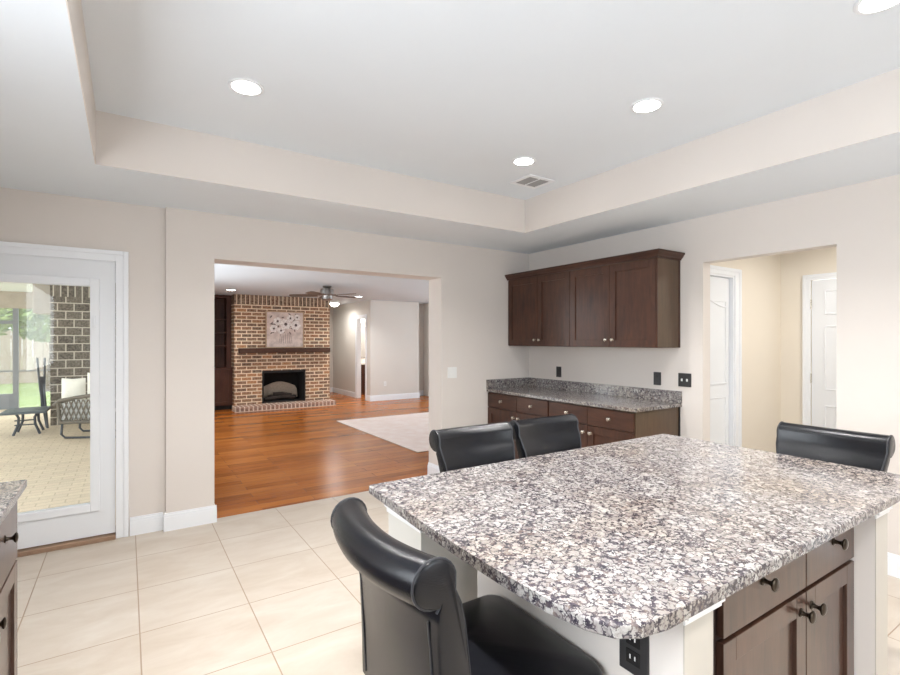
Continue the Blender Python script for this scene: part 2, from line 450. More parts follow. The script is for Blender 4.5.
# right wall with doorway
DL, DR, HD = -2.0805, -2.9864, 2.0858
mb = MB()
mb.box(0, DL, 0, .108, .1, 2.52); mb.box(0, DR, HD, .108, DL, 2.52); mb.box(0, -6.4, 0, .108, DR, 2.52)
struct(mb, 'wall_east', wall_paint)
# left wall with kitchen window
mb = MB()
mb.box(-5.1, -6.4, 0, XW, -5.15, 2.52); mb.box(-5.1, -2.65, 0, XW, .1, 2.52); mb.box(-5.1, -5.15, 0, XW, -2.65, 1.08); mb.box(-5.1, -5.15, 2.12, XW, -2.65, 2.52)
struct(mb, 'wall_west', wall_paint)
mb = MB()
mb.box(-5.1, -6.4, 0, -3.2, YS, 2.52); mb.box(-1.7, -6.4, 0, .1, YS, 2.52); mb.box(-3.2, -6.4, 0, -1.7, YS, .9); mb.box(-3.2, -6.4, 2.1, -1.7, YS, 2.52)
struct(mb, 'wall_south', wall_paint)
def window(idx, face, pl, u0, u1, v0, v1, nm):
    w = thing('window_%d' % idx, None, None, (pl, (u0 + u1) / 2, v0) if face[1] == 'x' else ((u0 + u1) / 2, pl, v0), kind='structure')
    mb = MB(); t = .05
    fbox(mb, face, pl, u0, u0 + t, v0, v1, -.06, 0); fbox(mb, face, pl, u1 - t, u1, v0, v1, -.06, 0)
    fbox(mb, face, pl, u0, u1, v0, v0 + t, -.06, 0); fbox(mb, face, pl, u0, u1, v1 - t, v1, -.06, 0)
    for k in range(1, nm):
        u = u0 + (u1 - u0) * k / nm; fbox(mb, face, pl, u - .025, u + .025, v0, v1, -.06, 0)
    mb.build('window_frame', trim_white, w)
    fbox(MB(), face, pl, u0 + t, u1 - t, v0 + t, v1 - t, -.045, -.04).build('glass', glass_m, w)
    return w
window(1, '+y', YS - .1, -3.2, -1.7, .9, 2.1, 2)  # unseen rear window, guessed and added for its daylight
window(2, '+x', XW - .1, -5.15, -2.65, 1.08, 2.12, 3)
# tray ceiling
TX0, TX1, TY1, TY0 = -4.09, -.8026, -.8227, -5.40
mb = MB()
mb.box(-5.1, TY1, HC, .1, .25, HT); mb.box(-5.1, -6.4, HC, .1, TY0, HT); mb.box(-5.1, TY0, HC, TX0, TY1, HT); mb.box(TX1, TY0, HC, .1, TY1, HT)
struct(mb, 'ceiling', ceiling_paint)
struct(MB().box(-5.1, -6.4, HT, .12, .25, HT + .1), 'ceiling_tray', ceiling_paint)
e = .004
mb = MB()
mb.box(TX0, TY1 - e, HC, TX1, TY1, HT); mb.box(TX0, TY0, HC, TX1, TY0 + e, HT); mb.box(TX0, TY0, HC, TX0 + e, TY1, HT); mb.box(TX1 - e, TY0, HC, TX1, TY1, HT)
struct(mb, 'wall_tray', wall_paint)

# baseboards
def base_run(mb, face, pl, u0, u1, h=.135):
    fbox(mb, face, pl, u0, u1, 0, h - .03, 0, .016); fbox(mb, face, pl, u0, u1, h - .03, h - .012, 0, .012, .002); fbox(mb, face, pl, u0, u1, h - .012, h, 0, .007, .002)
mb = MB(); base_run(mb, '-y', 0, -3.706, JL + .016); base_run(mb, '-y', DY, -3.92, -3.706); base_run(mb, '+x', JL, 0, WT); base_run(mb, '-x', -3.69, .0002, DY - .0002)
struct(mb, 'baseboard_north', trim_white)
mb = MB(); base_run(mb, '-y', 0, JR - .016, -.66); base_run(mb, '-x', JR, 0, WT)
struct(mb, 'baseboard_north', trim_white)
mb = MB(); base_run(mb, '-x', 0, -6.2, DR); base_run(mb, '-x', 0, DL, -1.93)
struct(mb, 'baseboard_east', trim_white)

# ------------------------------------------------------------------ laundry passage beyond the right doorway
LY, LX = -1.97, 1.63
struct(MB().box(.108, -3.9, HC, LX + .12, LY + .12, HC + .08), 'ceiling_laundry', ceiling_paint)
LO0, LO1 = .06, .715
mb = MB(); mb.box(LO1, LY, 0, LX + .12, LY + .12, HC); mb.box(.108, LY, 2.035, LO1, LY + .12, HC)
struct(mb, 'wall_laundry_north', laundry_paint)
RO0, RO1 = -3.02, -2.235
mb = MB(); mb.box(LX, RO1, 0, LX + .12, LY + .12, HC); mb.box(LX, RO0, 2.035, LX + .12, RO1, HC); mb.box(LX, -3.9, 0, LX + .12, RO0, HC)
struct(mb, 'wall_laundry_east', laundry_paint)
struct(MB().box(.108, -3.9, 0, LX, -3.8, HC), 'wall_laundry_south', laundry_paint)
def casing(mb, face, pl, u0, u1, h, w=.085, left=True, right=True, top=True, tw=None):
    """door casing around opening u0..u1"""
    tw = tw or w; H = h + tw
    for (a, b, on) in ((u0 - w, u0, left), (u1, u1 + w, right)):
        if on:
            fbox(mb, face, pl, a, b, 0, H, 0, .012, .002)
            fbox(mb, face, pl, (a if a < u0 else b - .03), (a + .03 if a < u0 else b), 0, H, .0122, .02, .003)
    if top:
        fbox(mb, face, pl, u0, u1, h, H, 0, .012, .002)
        fbox(mb, face, pl, (u0 - w + .0302) if left else u0, (u1 + w - .0302) if right else u1, H - .03, H, .0122, .02, .003)
def panel_ring(mb, face, pl, u0, u1, v0, v1, d, w=.018, arch=0, rev=False):
    """raised moulding ring outlining a panel, optional arched top"""
    n = 14; pts = []
    for k in range(n + 1):
        t = k / n; u = u0 + (u1 - u0) * t
        s = math.sin(PI * t) if arch else 0
        s = .5 - .5 * math.cos(2 * PI * t) if arch else 0
        pts.append((u, v1 + arch * s))
    pts = [(u0, v0)] + pts + [(u1, v0), (u0, v0)]
    def P3(u, v):
        if face == '-y': return (u, pl - d, v)
        if face == '-x': return (pl - d, u, v)
    mb.tube([P3(*p) for p in pts], w * .45, 6)
d = thing('door_2', None, None, ((LO0 + LO1) / 2, LY, 0), kind='structure')
mb = MB(); casing(mb, '-y', LY, LO0, LO1, 2.035, .10, left=False, tw=.065); mb.build('casing', trim_white, d)
mb = MB(); mb.box(LO1 - .016, LY, 0, LO1, LY + .115, 2.035); mb.box(.11, LY, 2.02, LO1 - .016, LY + .115, 2.035); mb.build('jamb', trim_white, d)
mb = MB(); mb.box(.112, LY + .035, .01, LO1 - .024, LY + .07, 2.015)
c0, c1 = .02, LO1 - .055 - .03
panel_ring(mb, '-y', LY + .035, .115, c1, 1.05, 1.80, .0, arch=.0)
mb.build('door_slab', door_white, d)
mb = MB()
pts = []
for k in range(13):
    t = k / 12; u = .115 + (c1 - .115) * t; pts.append((u, LY + .034, 1.86 - .11 * (1 - math.cos(PI * t)) / 2))
mb.tube(pts, .008, 6); mb.tube([(c1, LY + .034, 1.06), (c1, LY + .034, 1.75)], .008, 6); mb.tube([(.115, LY + .034, 1.06), (c1, LY + .034, 1.06)], .008, 6)
mb.tube([(.115, LY + .034, .93), (c1, LY + .034, .93), (c1, LY + .034, .25), (.115, LY + .034, .25)], .008, 6)
mb.build('arched_panel_moulding', door_white, d, smooth=True)
d = thing('door_3', None, None, (LX, (RO0 + RO1) / 2, 0), kind='structure')
mb = MB(); casing(mb, '-x', LX, RO0, RO1, 2.03, .065, tw=.055); mb.build('casing', trim_white, d)
mb = MB(); mb.box(LX + .004, RO0 + .004, .01, LX + .04, RO1 - .006, 2.028)
uw = (RO1 - RO0)
for (v0, v1) in ((.22, .82), (.98, 1.58), (1.70, 1.92)):
    for (a, b) in ((RO0 + .11, RO0 + uw / 2 - .05), (RO0 + uw / 2 + .05, RO1 - .115)):
        panel_ring(mb, '-x', LX + .004, a, b, v0, v1, 0)
mb.build('door_slab', door_white, d)
for z in (.28, 1.08, 1.80):
    MB().tube([(LX - .004, RO1 - .003, z - .045), (LX - .004, RO1 - .003, z + .045)], .0075, 8).build('hinge', metal_nickel, d)
mb = MB(); base_run(mb, '-y', LY, LO1 + .1, LX - .016); base_run(mb, '-x', LX, RO1 + .065, LY)
struct(mb, 'baseboard_laundry', trim_white)

# ------------------------------------------------------------------ glass patio door
d = thing('door_1', None, None, ((DX0 + DX1) / 2, DY, 0), kind='structure')
mb = MB(); casing(mb, '-y', DY, DX0, DX1, 2.022, .078); mb.build('casing', trim_white, d)
mb = MB(); mb.box(DX1, DY, 0, DX1 + .012, WT, 2.047); mb.box(DX0 - .012, DY, 0, DX0, WT, 2.047); mb.box(DX0, DY, 2.035, DX1, WT, 2.047); mb.build('jamb', trim_white, d)
G0, G1, GB, GT = -4.69, -4.157, .275, 1.835       # glass opening
SY0, SY1 = DY + .012, DY + .056
mb = MB()
mb.box(DX0 + .003, SY0, .04, G0, SY1, 2.03); mb.box(G1, SY0, .04, DX1 - .003, SY1, 2.03)
mb.box(G0, SY0, .04, G1, SY1, GB); mb.box(G0, SY0, GT, G1, SY1, 2.03)
mb.build('door_slab', door_white, d)
mb = MB()
o_ = .055
for (a, b, c, e_) in ((G0 - o_, G0 + .0, GB - o_, GT + o_), (G1, G1 + o_, GB - o_, GT + o_), (G0, G1, GB - o_, GB), (G0, G1, GT, GT + o_)):
    mb.box(a, SY0 - .012, c, b, SY0, e_, .004)
mb.build('glazing_frame', trim_white, d)
MB().box(G0, SY0 + .018, GB, G1, SY0 + .024, GT).build('glass', glass_m, d)
MB().box(G1 + .018, SY0 - .022, 1.53, G1 + .034, SY0 - .012, 1.62, .003).build('blind_slider', trim_white, d)
mb = MB(); mb.box(DX0, DY - .03, 0, DX1, WT, .03, .004); mb.build('threshold', sill_brown, d)

# ------------------------------------------------------------------ living room shell
LC = 2.405
struct(MB().box(-3.7, YB, -.12, 4.2, 10.2, 0), 'floor_living', wood_floor)
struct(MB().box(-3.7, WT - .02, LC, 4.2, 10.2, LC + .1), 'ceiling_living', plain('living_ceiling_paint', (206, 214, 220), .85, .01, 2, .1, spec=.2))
mb = MB(); mb.box(-3.7, WT, 0, -3.45, 1.2, LC); mb.box(-3.7, 4.6, 0, -3.45, 7.5, LC); mb.box(-3.7, 1.2, 0, -3.45, 4.6, .4); mb.box(-3.7, 1.2, 2.3, -3.45, 4.6, LC)
struct(mb, 'wall_living_west', living_paint)
mb = MB(); mb.box(-3.7, 7.3, 0, -.02, 7.42, LC); mb.box(-.10, 7.42, 0, -.02, 9.0, LC); mb.box(-.10, 9.0, 0, 1.05, 9.1, LC)
struct(mb, 'wall_living_north', living_paint)
BX = .89
mb = MB(); mb.box(BX, 6.47, 0, BX + .1, 6.76, LC); mb.box(BX, 6.76, 2.0, BX + .1, 7.28, LC); mb.box(BX, 7.28, 0, BX + .1, 9.0, LC)
struct(mb, 'wall_hall', living_paint)
mb = MB(); mb.box(BX + .1, 6.47, 0, 2.21, 6.57, LC); mb.box(2.11, 6.57, 0, 2.21, 6.9, LC); mb.box(2.11, 6.9, 0, 4.2, 7.0, LC)
struct(mb, 'wall_living_northeast', living_paint)
mb = MB(); mb.box(4.0, WT, 0, 4.2, 1.8, LC); mb.box(4.0, 5.0, 0, 4.2, 6.9, LC); mb.box(4.0, 1.8, 0, 4.2, 5.0, .4); mb.box(4.0, 1.8, 2.3, 4.2, 5.0, LC)
struct(mb, 'wall_living_east', living_paint)
struct(MB().box(.3, WT - .15, 0, 4.2, WT, LC), 'wall_living_south', living_paint)
window(3, '+x', -3.55, 1.2, 4.6, .4, 2.3, 3)  # unseen window, added to light the living room
window(4, '-x', 4.1, 1.8, 5.0, .4, 2.3, 3)  # opposite window, likewise unseen and added for light
mb = MB(); base_run(mb, '-x', BX, 7.36, 9.0); base_run(mb, '-y', 9.0, -.02, BX); base_run(mb, '-y', 6.47, BX - .016, 2.226); base_run(mb, '+x', 2.21, 6.47, 6.9); base_run(mb, '-y', 6.9, 2.226, 2.59); base_run(mb, '-x', BX, 6.4702, 6.68)
struct(mb, 'baseboard_living', trim_white)
d = thing('door_4', None, None, (BX, 7.02, 0), kind='structure')
mb = MB(); casing(mb, '-x', BX, 6.76, 7.28, 2.0, .075)
mb.box(BX, 6.76, 0, BX + .1, 6.772, 2.0); mb.box(BX, 7.268, 0, BX + .1, 7.28, 2.0); mb.box(BX, 6.772, 1.988, BX + .1, 7.268, 2.0)
mb.build('casing', trim_white, d)
d = thing('door_5', None, None, (3.0, 6.9, 0), kind='structure')
mb = MB(); casing(mb, '-y', 6.9, 2.68, 3.5, 2.04, .08); mb.build('casing', trim_white, d)
MB().box(2.68, 6.89, .01, 3.5, 6.9, 2.04).build('door_slab', door_white, d)
# bathroom behind the narrow doorway
mb = MB(); mb.box(BX + .1, 8.5, 0, 2.7, 8.6, LC); mb.box(2.6, 6.57, 0, 2.7, 8.5, LC)
struct(mb, 'wall_bathroom', plain('bath_paint', (228, 222, 214), .7, .01))

# ------------------------------------------------------------------ things: kitchen cabinets on the right wall
UD, UB, UT = -.31, 1.385, 2.13
ys = [0, -.4869, -.9404, -1.4107, -1.8813]
for k, (ya, yb, lab) in enumerate(((ys[0], ys[2], 'dark brown wall cabinet with two shaker doors tight in the room corner'),
                                   (ys[2], ys[4], 'dark brown wall cabinet with two shaker doors nearer the doorway'))):
    c = thing('wall_cabinet', lab, 'cabinet', (-.15, (ya + yb) / 2, UB), 'dark wall cabinets over the side counter')
    MB().box(UD, yb + .0005, UB, -.001, ya - .0015, UT).build('body', cab_side_sheen if k else cab_v, c)
    if k:
        mb = MB(); mb.box(UD - .012, yb + .0005, UB, UD, yb + .014, UT); mb.box(-.02, yb - .004, UB, -.001, yb + .0005, UT)
        mb.build('face_frame_edge', cab_v, c)
    ym = ys[1] if k == 0 else ys[3]
    for j, (a, b) in enumerate(((ym + .0015, ya - .003 - (.0 if k else .012)), (yb + (.003 if k == 0 else .012), ym - .0015))):
        dd = shaker(c, 'door', '-x', UD, a, b, UB + .004, UT - .012, cab_v)
        knob(dd, '-x', UD - .019, (a + .034) if j == 0 else (b - .034), UB + .066, metal_nickel, .9)
# crown moulding: profile swept along the front and the open end
prof = [(0, 0), (.012, 0), (.016, .012), (.026, .020), (.038, .040), (.046, .046), (.046, .060), (0, .060)]
rings = []
for (bx, by, mx_, my_) in ((UD - .012, -.001, 1, 0), (UD - .012, ys[4] + .0, 1, 1), (-.001, ys[4] + .0, 0, 1)):
    rings.append([(bx - p[0] * mx_, by - p[0] * my_, UT - .004 + p[1]) for p in prof])
tag(MB().loft(rings).build('crown_molding', cab_h), 'dark brown crown moulding along the top of the wall cabinets', 'moulding')

BF = -.60   # face of base carcass
ys2 = [0, -.488, -.9396, -1.4118, -1.881]
for k, (ya, yb, lab) in enumerate(((ys2[0], ys2[2], 'dark brown base cabinet in the corner under the granite side counter'),
                                   (ys2[2], ys2[4], 'dark brown base cabinet at the doorway end of the side counter'))):
    c = thing('base_cabinet', lab, 'cabinet', (-.3, (ya + yb) / 2, 0), 'dark base cabinets under the side counter')
    mb = MB(); mb.box(BF, yb + .0005, .10, -.001, ya - .0015, .8835); mb.box(BF + .06, yb + .0005, 0, -.02, ya - .0015, .10)
    mb.build('body', cab_side_sheen if k else cab_v, c)
    if k: 
        MB().box(-.022, yb - .005, 0, -.002, yb + .0005, .8835).build('scribe_strip', black_gap, c)
    ym = ys2[1] if k == 0 else ys2[3]
    for j, (a, b) in enumerate(((ym + .002, ya - .012), (yb + .008, ym - .002))):
        dr = fbox(MB(), '-x', BF, a, b, .722, .872, 0, .019, .002).build('drawer', cab_h, c)
        knob(dr, '-x', BF - .019, (a + b) / 2, .797, metal_nickel)
        dd = shaker(c, 'door', '-x', BF, a, b, .112, .714, cab_v)
        knob(dd, '-x', BF - .019, (a + .036) if j == 0 else (b - .036), .652, metal_nickel)
ct = thing('granite_countertop', 'speckled grey granite counter with backsplash on the dark base cabinets', 'countertop', (0, 0, 0))
MB().box(-.6306, -1.9021, .884, -.001, -.001, .914, .004).build('granite_slab', granite_m, ct)
MB().box(-.022, -1.9021, .9142, -.001, -.001, 1.0143, .002).build('backsplash', granite_m, ct)
MB().box(-.6306, -.022, .9142, -.0225, -.001, 1.0143, .002).build('backsplash', granite_m, ct)

def plate(name, label, cat, face, pl, u, v, w, h, mat, kindp, group=None):
    loc = (pl, u, v) if face[1] == 'x' else (u, pl, v)
    t = thing(name, label, cat, loc, group)
    fbox(MB(), face, pl, u - w / 2, u + w / 2, v - h / 2, v + h / 2, .0005, .006, .0015).build('cover_plate', mat, t)
    if kindp == 'outlet':
        for s in (-1, 1):
            o = fbox(MB(), face, pl, u - .016, u + .016, v + s * .02 - .014, v + s * .02 + .014, .006, .0085, .001).build('socket', mat, t)
            mb = MB(); fbox(mb, face, pl, u - .007, u - .005, v + s * .02 - .005, v + s * .02 + .006, .0085, .0088); fbox(mb, face, pl, u + .005, u + .007, v + s * .02 - .005, v + s * .02 + .006, .0085, .0088)
            mb.build('slots', plate_white if mat == plate_dark and False else black_gap, o)
    elif kindp == 'toggle2':
        for s in (-1, 1):
            tag(fbox(MB(), face, pl, u + s * .023 - .006, u + s * .023 + .006, v - .011, v + .011, .006, .014, .001).build('toggle', plate_white, t), 'white switch toggle')
    elif kindp == 'rocker':
        for s in (-1, 1):
            fbox(MB(), face, pl, u + s * .023 - .016, u + s * .023 + .016, v - .033, v + .033, .006, .009, .001).build('rocker', mat, t)
    return t
plate('outlet', 'small dark wall outlet above the counter near the room corner', 'outlet', '-x', 0, -.479, 1.104, .072, .115, plate_dark, 'outlet')
plate('outlet', 'dark wall outlet above the right end of the backsplash', 'outlet', '-x', 0, -1.669, 1.108, .072, .115, plate_dark, 'outlet')
plate('light_switch', 'dark double switch plate with two white toggles beside the doorway', 'switch', '-x', 0, -1.926, 1.112, .115, .115, plate_dark, 'toggle2')
plate('light_switch', 'white double rocker switch plate right of the wide opening', 'switch', '-y', 0, -1.083, 1.109, .115, .115, plate_white, 'rocker')

# ------------------------------------------------------------------ left counter by the glass door
for (ya, yb, lab, near) in ((-1.852, -2.3245, 'dark cabinet with drawer at the end of the left counter, nearest the glass door', True),
                            (-2.3255, -2.77, 'dark cabinet with drawer under the left counter, mostly cut by the picture edge', False)):
    c = thing('base_cabinet', lab, 'cabinet', (-4.6, (ya + yb) / 2, 0), 'kitchen cabinets on the left')
    MB().box(-4.888, yb, .10, -4.30, ya, .8835).build('body', cab_v, c)
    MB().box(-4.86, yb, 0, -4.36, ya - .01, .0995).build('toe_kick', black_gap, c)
    dr = fbox(MB(), '+x', -4.30, yb + .006, ya - .008, .632, .872, 0, .019, .002).build('drawer', cab_gloss, c)
    knob(dr, '+x', -4.281, (ya + yb) / 2, .775, metal_bronze, 1.15)
    dd = shaker(c, 'door', '+x', -4.30, yb + .006, ya - .008, .112, .622, cab_gloss)
    knob(dd, '+x', -4.281, (yb + .045) if near else (ya - .045), .575, metal_bronze, 1.15)
for yy, wh in ((-3.70, 'second'), (-4.63, 'third'), (-5.56, 'fourth')):
    c = thing('base_cabinet', wh + ' dark base cabinet from the glass door under the left counter', 'cabinet', (-4.6, yy + .46, 0), 'kitchen cabinets on the left')
    MB().box(-4.888, yy, .10, -4.30, yy + .925, .8835).build('body', cab_v, c)
    fbox(MB(), '+x', -4.30, yy + .012, yy + .913, .722, .872, 0, .019, .002).build('drawer', cab_h, c)
    shaker(c, 'door', '+x', -4.30, yy + .012, yy + .46, .112, .714, cab_v); shaker(c, 'door', '+x', -4.30, yy + .465, yy + .913, .112, .714, cab_v)
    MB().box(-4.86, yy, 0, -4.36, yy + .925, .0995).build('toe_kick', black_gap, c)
tag(MB().box(-4.888, -5.6, .884, -4.257, -1.83, .914, .004).build('granite_counter', granite_m), 'light speckled granite countertop cut off by the left picture edge', 'countertop')

# ------------------------------------------------------------------ island
out = [(-3.190, -2.621), (-3.196, -2.632), (-3.203, -2.85), (-3.214, -3.05), (-3.220, -3.25), (-3.219, -3.42), (-3.212, -3.56), (-3.198, -3.65), (-3.172, -3.70), (-3.13, -3.727), (-3.06, -3.735),
       (-1.40, -3.7325), (-1.38, -3.728), (-1.367, -3.71), (-1.3667, -2.645), (-1.372, -2.626), (-1.392, -2.6189), (-3.182, -2.6189)]
top = MB().prism(out, 'z', .884, .914, .006, 3).build('granite_island_top', granite_m)
tag(top, 'large speckled granite island top with a rounded front corner', 'countertop')
isl = thing('kitchen_island', 'painted island base with cream end walls and white capped pillars', 'island', (-2.35, -3.3, 0))
PXL, PXR, PYF, PYB = -2.951, -1.705, -3.70, -2.97
MB().box(PXL, PYF, 0, PXL + .118, PYB, .8835).build('end_wall', wall_paint, isl)
MB().box(PXR - .114, PYF, 0, PXR, PYB, .8835).build('end_wall', wall_paint, isl)
MB().box(PXL + .118, PYB - .1, 0, PXR - .114, PYB, .8835).build('back_wall', wall_paint, isl)
def capital(x0, y0, x1, y1, sides, z0=.815, z1=.8835):
    mb = MB()
    for (a, b, g) in ((z0, z0 + .018, .006), (z0 + .018, z0 + .05, .012), (z0 + .05, z1, .018)):
        mb.box(x0 - g * sides[0], y0 - g * sides[1], a, x1 + g * sides[2], y1 + g * sides[3], b, .002)
    return mb
for (a, b) in ((-3.13, -2.9),):
    p = MB().box(a, -2.90, 0, b, -2.66, .8835).build('pillar', greige_paint, isl)
    capital(a, -2.90, b, -2.66, (1, 1, 0, 1)).build('capital', trim_cream, p)
for xa in (PXL + .0005, PXR - .1135):
    MB().box(xa, PYF - .003, 0, xa + .113, PYF - .0002, .8419).build('front_facing', plain('front_facing_greige', (190, 184, 174), .5, .02, 4), isl)  # thin facing, darker than the end wall behind it
for (xa, xb) in ((PXL + .001, PXL + .118 + .030), (PXR - .113, PXR + .018)):
    mb = MB()
    for (a, b, g) in ((.842, .8559, .004), (.856, .8834, .012)): mb.box(xa, PYF - g, a, xb, PYF - .0002, b)
    mb.build('capital', trim_cream, isl)
IC = -3.645
c = thing('island_cabinet', 'dark cabinet with two drawers and two doors set into the island front', 'cabinet', (-2.3, -3.3, 0))
CX0, CX1 = PXL + .1185, PXR - .1145
MB().box(CX0, IC + .019, .1, CX1, PYB - .101, .8833).build('body', cab_gap_shade, c)
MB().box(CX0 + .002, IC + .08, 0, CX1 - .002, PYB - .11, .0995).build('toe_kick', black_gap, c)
xl, xm, xr = -2.682, -2.205, -1.828
xr = CX1 - .004
for (a, b, kx) in ((xl, xm - .0025, -2.478), (xm + .0025, xr, -2.0)):
    dr = fbox(MB(), '-y', IC + .019, a, b, .693, .868, 0, .019, .002).build('drawer', cab_gloss, c)
    knob(dr, '-y', IC, kx, .788, metal_bronze, 1.25)
for j, (a, b) in enumerate(((xl, xm - .0025), (xm + .0025, xr))):
    dd = shaker(c, 'door', '-y', IC + .019, a, b, .112, .680, cab_gloss, rec=.012)
    knob(dd, '-y', IC, (b - .036) if j == 0 else (a + .036), .628, metal_bronze, 1.25)
# outlet on the island end wall
t = thing('outlet', 'black outlet on the island end wall under the rounded granite corner', 'outlet', (PXL, -3.575, .73))
MB().box(PXL - .006, -3.621, .672, PXL - .0005, -3.543, .79, .0015).build('cover_plate', plate_dark, t)
for z in (.712, .755):
    o = MB().box(PXL - .009, -3.600, z - .016, PXL - .006, -3.564, z + .016, .001).build('socket', black_gap, t)
    mb = MB(); mb.box(PXL - .0096, -3.590, z - .004, PXL - .009, -3.587, z + .006); mb.box(PXL - .0096, -3.577, z - .004, PXL - .009, -3.574, z + .006); mb.build('slots', plate_white, o)

# ------------------------------------------------------------------ stools
def side_profile():
    """closed outline of the backrest in (x, z): front face up, around the roll, down the rear"""
    pts = [(-.148, .585), (-.150, .68), (-.154, .78), (-.161, .84), (-.171, .89), (-.186, .93), (-.201, .960)]
    cx_, cz_, r_ = -.247, .982, .048
    for k in range(19):
        a = R(14 + k * (276 / 18)); pts.append((cx_ + r_ * math.cos(a), cz_ + r_ * math.sin(a)))
    pts += [(-.2400, .922), (-.2340, .90), (-.2270, .84), (-.222, .72), (-.219, .585)]
    return pts
def make_stool():
    root = thing('counter_stool', 'stool', 'stool', (0, 0, 0), 'black leather counter stools')
    prof = side_profile(); W = .217
    cx_ = sum(p[0] for p in prof) / len(prof); cz_ = sum(p[1] for p in prof) / len(prof)
    rings = []; seam = []
    def TP(z):
        t = min(1, max(0, (.965 - z) / .13)); return .085 * t * t * (3 - 2 * t)
    N = 16
    ks = [(-1, .86), (-.992, .95), (-.975, 1.0)] + [(-.95 + 1.9 * i / N, 1.0) for i in range(N + 1)] + [(.975, 1.0), (.992, .95), (1, .86)]
    def bow(s, z): return -.034 * (1 - s * s) * min(1, max(0, (z - .6) / .35))
    def medial(x, z):  # point towards the middle of the local thickness
        if z > .936: return (-.240, .982)
        return ((-.188) - max(0, z - .78) * .15, z)
    for s, k in ks:
        rg = []
        for x, z in prof:
            mx_, mz = medial(x, z)
            wloc = W * (1 - TP(z))
            x2 = mx_ + (x - mx_) * k; z2 = mz + (z - mz) * k
            rg.append((x2 + bow(s, z), s * wloc, z2 + .006 * s * s * (z > .9)))
        rings.append(rg)
    b = MB().loft(rings).build('backrest', leather, root, smooth=60)
    for s in (-1, 1):
        pts = []
        for x, z in prof[1:27]:
            wloc = W * (1 - TP(z))
            pts.append((x + bow(s * .975, z), s * .975 * wloc, z + .006 * (z > .9)))
        MB().tube(pts, .0028, 6).build('piping', leather_seam, b, smooth=True)
    # vertical seams of the rear panel
    for s in (-1, 1):
        pts = []
        for z in (.60, .66, .72, .78, .84, .87, .90):
            wl = W * (1 - TP(z))
            pts.append((-.2195 - .0075 * max(0, z - .60) / .24 - max(0, z - .84) * .117 + bow(.86, z) - .0004, s * .86 * wl, z))
        MB().tube(pts, .0019, 6).build('rear_seam', leather_seam, b, smooth=True)
    mb = MB()   # crowned seat cushion
    nx, ny = 12, 12; grid = []
    x0, x1, w = -.170, .245, .226
    def sx(t, a, b, e): return a + (b - a) * t
    rings = []
    for z, k in ((.565, .985), (.575, 1.0), (.625, 1.0), (.645, .985), (.655, .955), (.660, .90)):
        rg = []; rad = .045
        cx0, cx1, cy0, cy1 = x0 + rad, x1 - rad, -w + rad, w - rad
        for (qx, qy, a0) in ((cx1, cy1, 0), (cx0, cy1, 90), (cx0, cy0, 180), (cx1, cy0, 270)):
            for j in range(6):
                a = R(a0 + j * 18); px_ = qx + rad * math.cos(a); py_ = qy + rad * math.sin(a)
                mx2 = (x0 + x1) / 2
                rg.append((mx2 + (px_ - mx2) * k, py_ * k, z))
        rings.append(rg)
    last = rings[-1]; mx2 = (x0 + x1) / 2
    for k, z in ((.7, .667), (.4, .672), (.1, .674)):
        rings.append([(mx2 + (p[0] - mx2) * k, p[1] * k, z) for p in last])
    MB().loft(rings).build('seat', leather, root, smooth=50)
    MB().box(-.185, -.205, .515, .225, .205, .566, .004).build('seat_frame', leg_wood, root)
    for fx in (-.165, .205):
        for fy in (-.185, .185):
            sg = 1 if fx > 0 else -1
            a = (fx, fy); bx = fx + (.02 if fx > 0 else -.045)
            t0, t1 = .020, .014
            rg = []
            for (cx2, cy2, z, t) in ((a[0], a[1], .515, t0), ((a[0] + bx) / 2 - (.0), a[1], .25, .017), (bx, fy * 1.03, 0, t1)):
                rg.append([(cx2 - t, cy2 - t, z), (cx2 + t, cy2 - t, z), (cx2 + t, cy2 + t, z), (cx2 - t, cy2 + t, z)])
            MB().loft(rg).build('leg', leg_wood, root)
    for fy in (-.187, .187): MB().box(-.175, fy - .009, .19, .205, fy + .009, .22).build('stretcher', leg_wood, root)
    MB().box(.205, -.18, .14, .225, .18, .175).build('footrest', leg_wood, root)
    MB().box(-.195, -.18, .20, -.178, .18, .225).build('stretcher', leg_wood, root)
    return root
st = make_stool()
spots = [((-3.205, -3.300), 0, 'black leather counter stool nearest the camera, seen from behind at the left of the island'),
         ((-2.550, -2.635), -90, 'black leather counter stool behind the island nearest the wide opening'),
         ((-2.074, -2.630), -90, 'black leather counter stool behind the island in front of the drawers'),
         ((-1.428, -3.362), 180, 'black leather counter stool at the right end of the island')]
for i, ((x, y), a, lab) in enumerate(spots):
    o = st if i == 0 else copy_tree(st)
    o.location = (x, y, 0); o.rotation_euler = (0, 0, R(a)); o['label'] = lab

# ------------------------------------------------------------------ ceiling lights and vent
def downlight(x, y, z, label, power, group, r=.070, color=(1, .985, .965)):
    t = thing('recessed_light', label, 'ceiling light', (x, y, z), group)
    MB().lathe([(r + .018, 0), (r + .018, -.004), (r + .010, -.008), (r, -.006), (r, -.001)], (x, y, z), 'z', 32).build('trim_ring', trim_white, t, smooth=40)
    MB().lathe([(r - .002, -.0065), (r * .6, -.0095), (.002, -.0105)], (x, y, z), 'z', 32).build('lens', lamp_glow, t, smooth=40)
    a = area('light_of_recessed_lamp', (x, y, z - .02), (0, 0, 0), .15, .15, power, color, 124, 'DISK')
    return t
labs = {(-3.418, -1.577): 'round recessed light in the tray ceiling nearest the glass door', (-1.494, -1.577): 'round recessed light closest to the ceiling vent',
        (-1.494, -2.601): 'middle recessed light of the right row, between the vent light and the picture corner', (-1.494, -3.631): 'recessed light cut by the top right picture corner',
        }
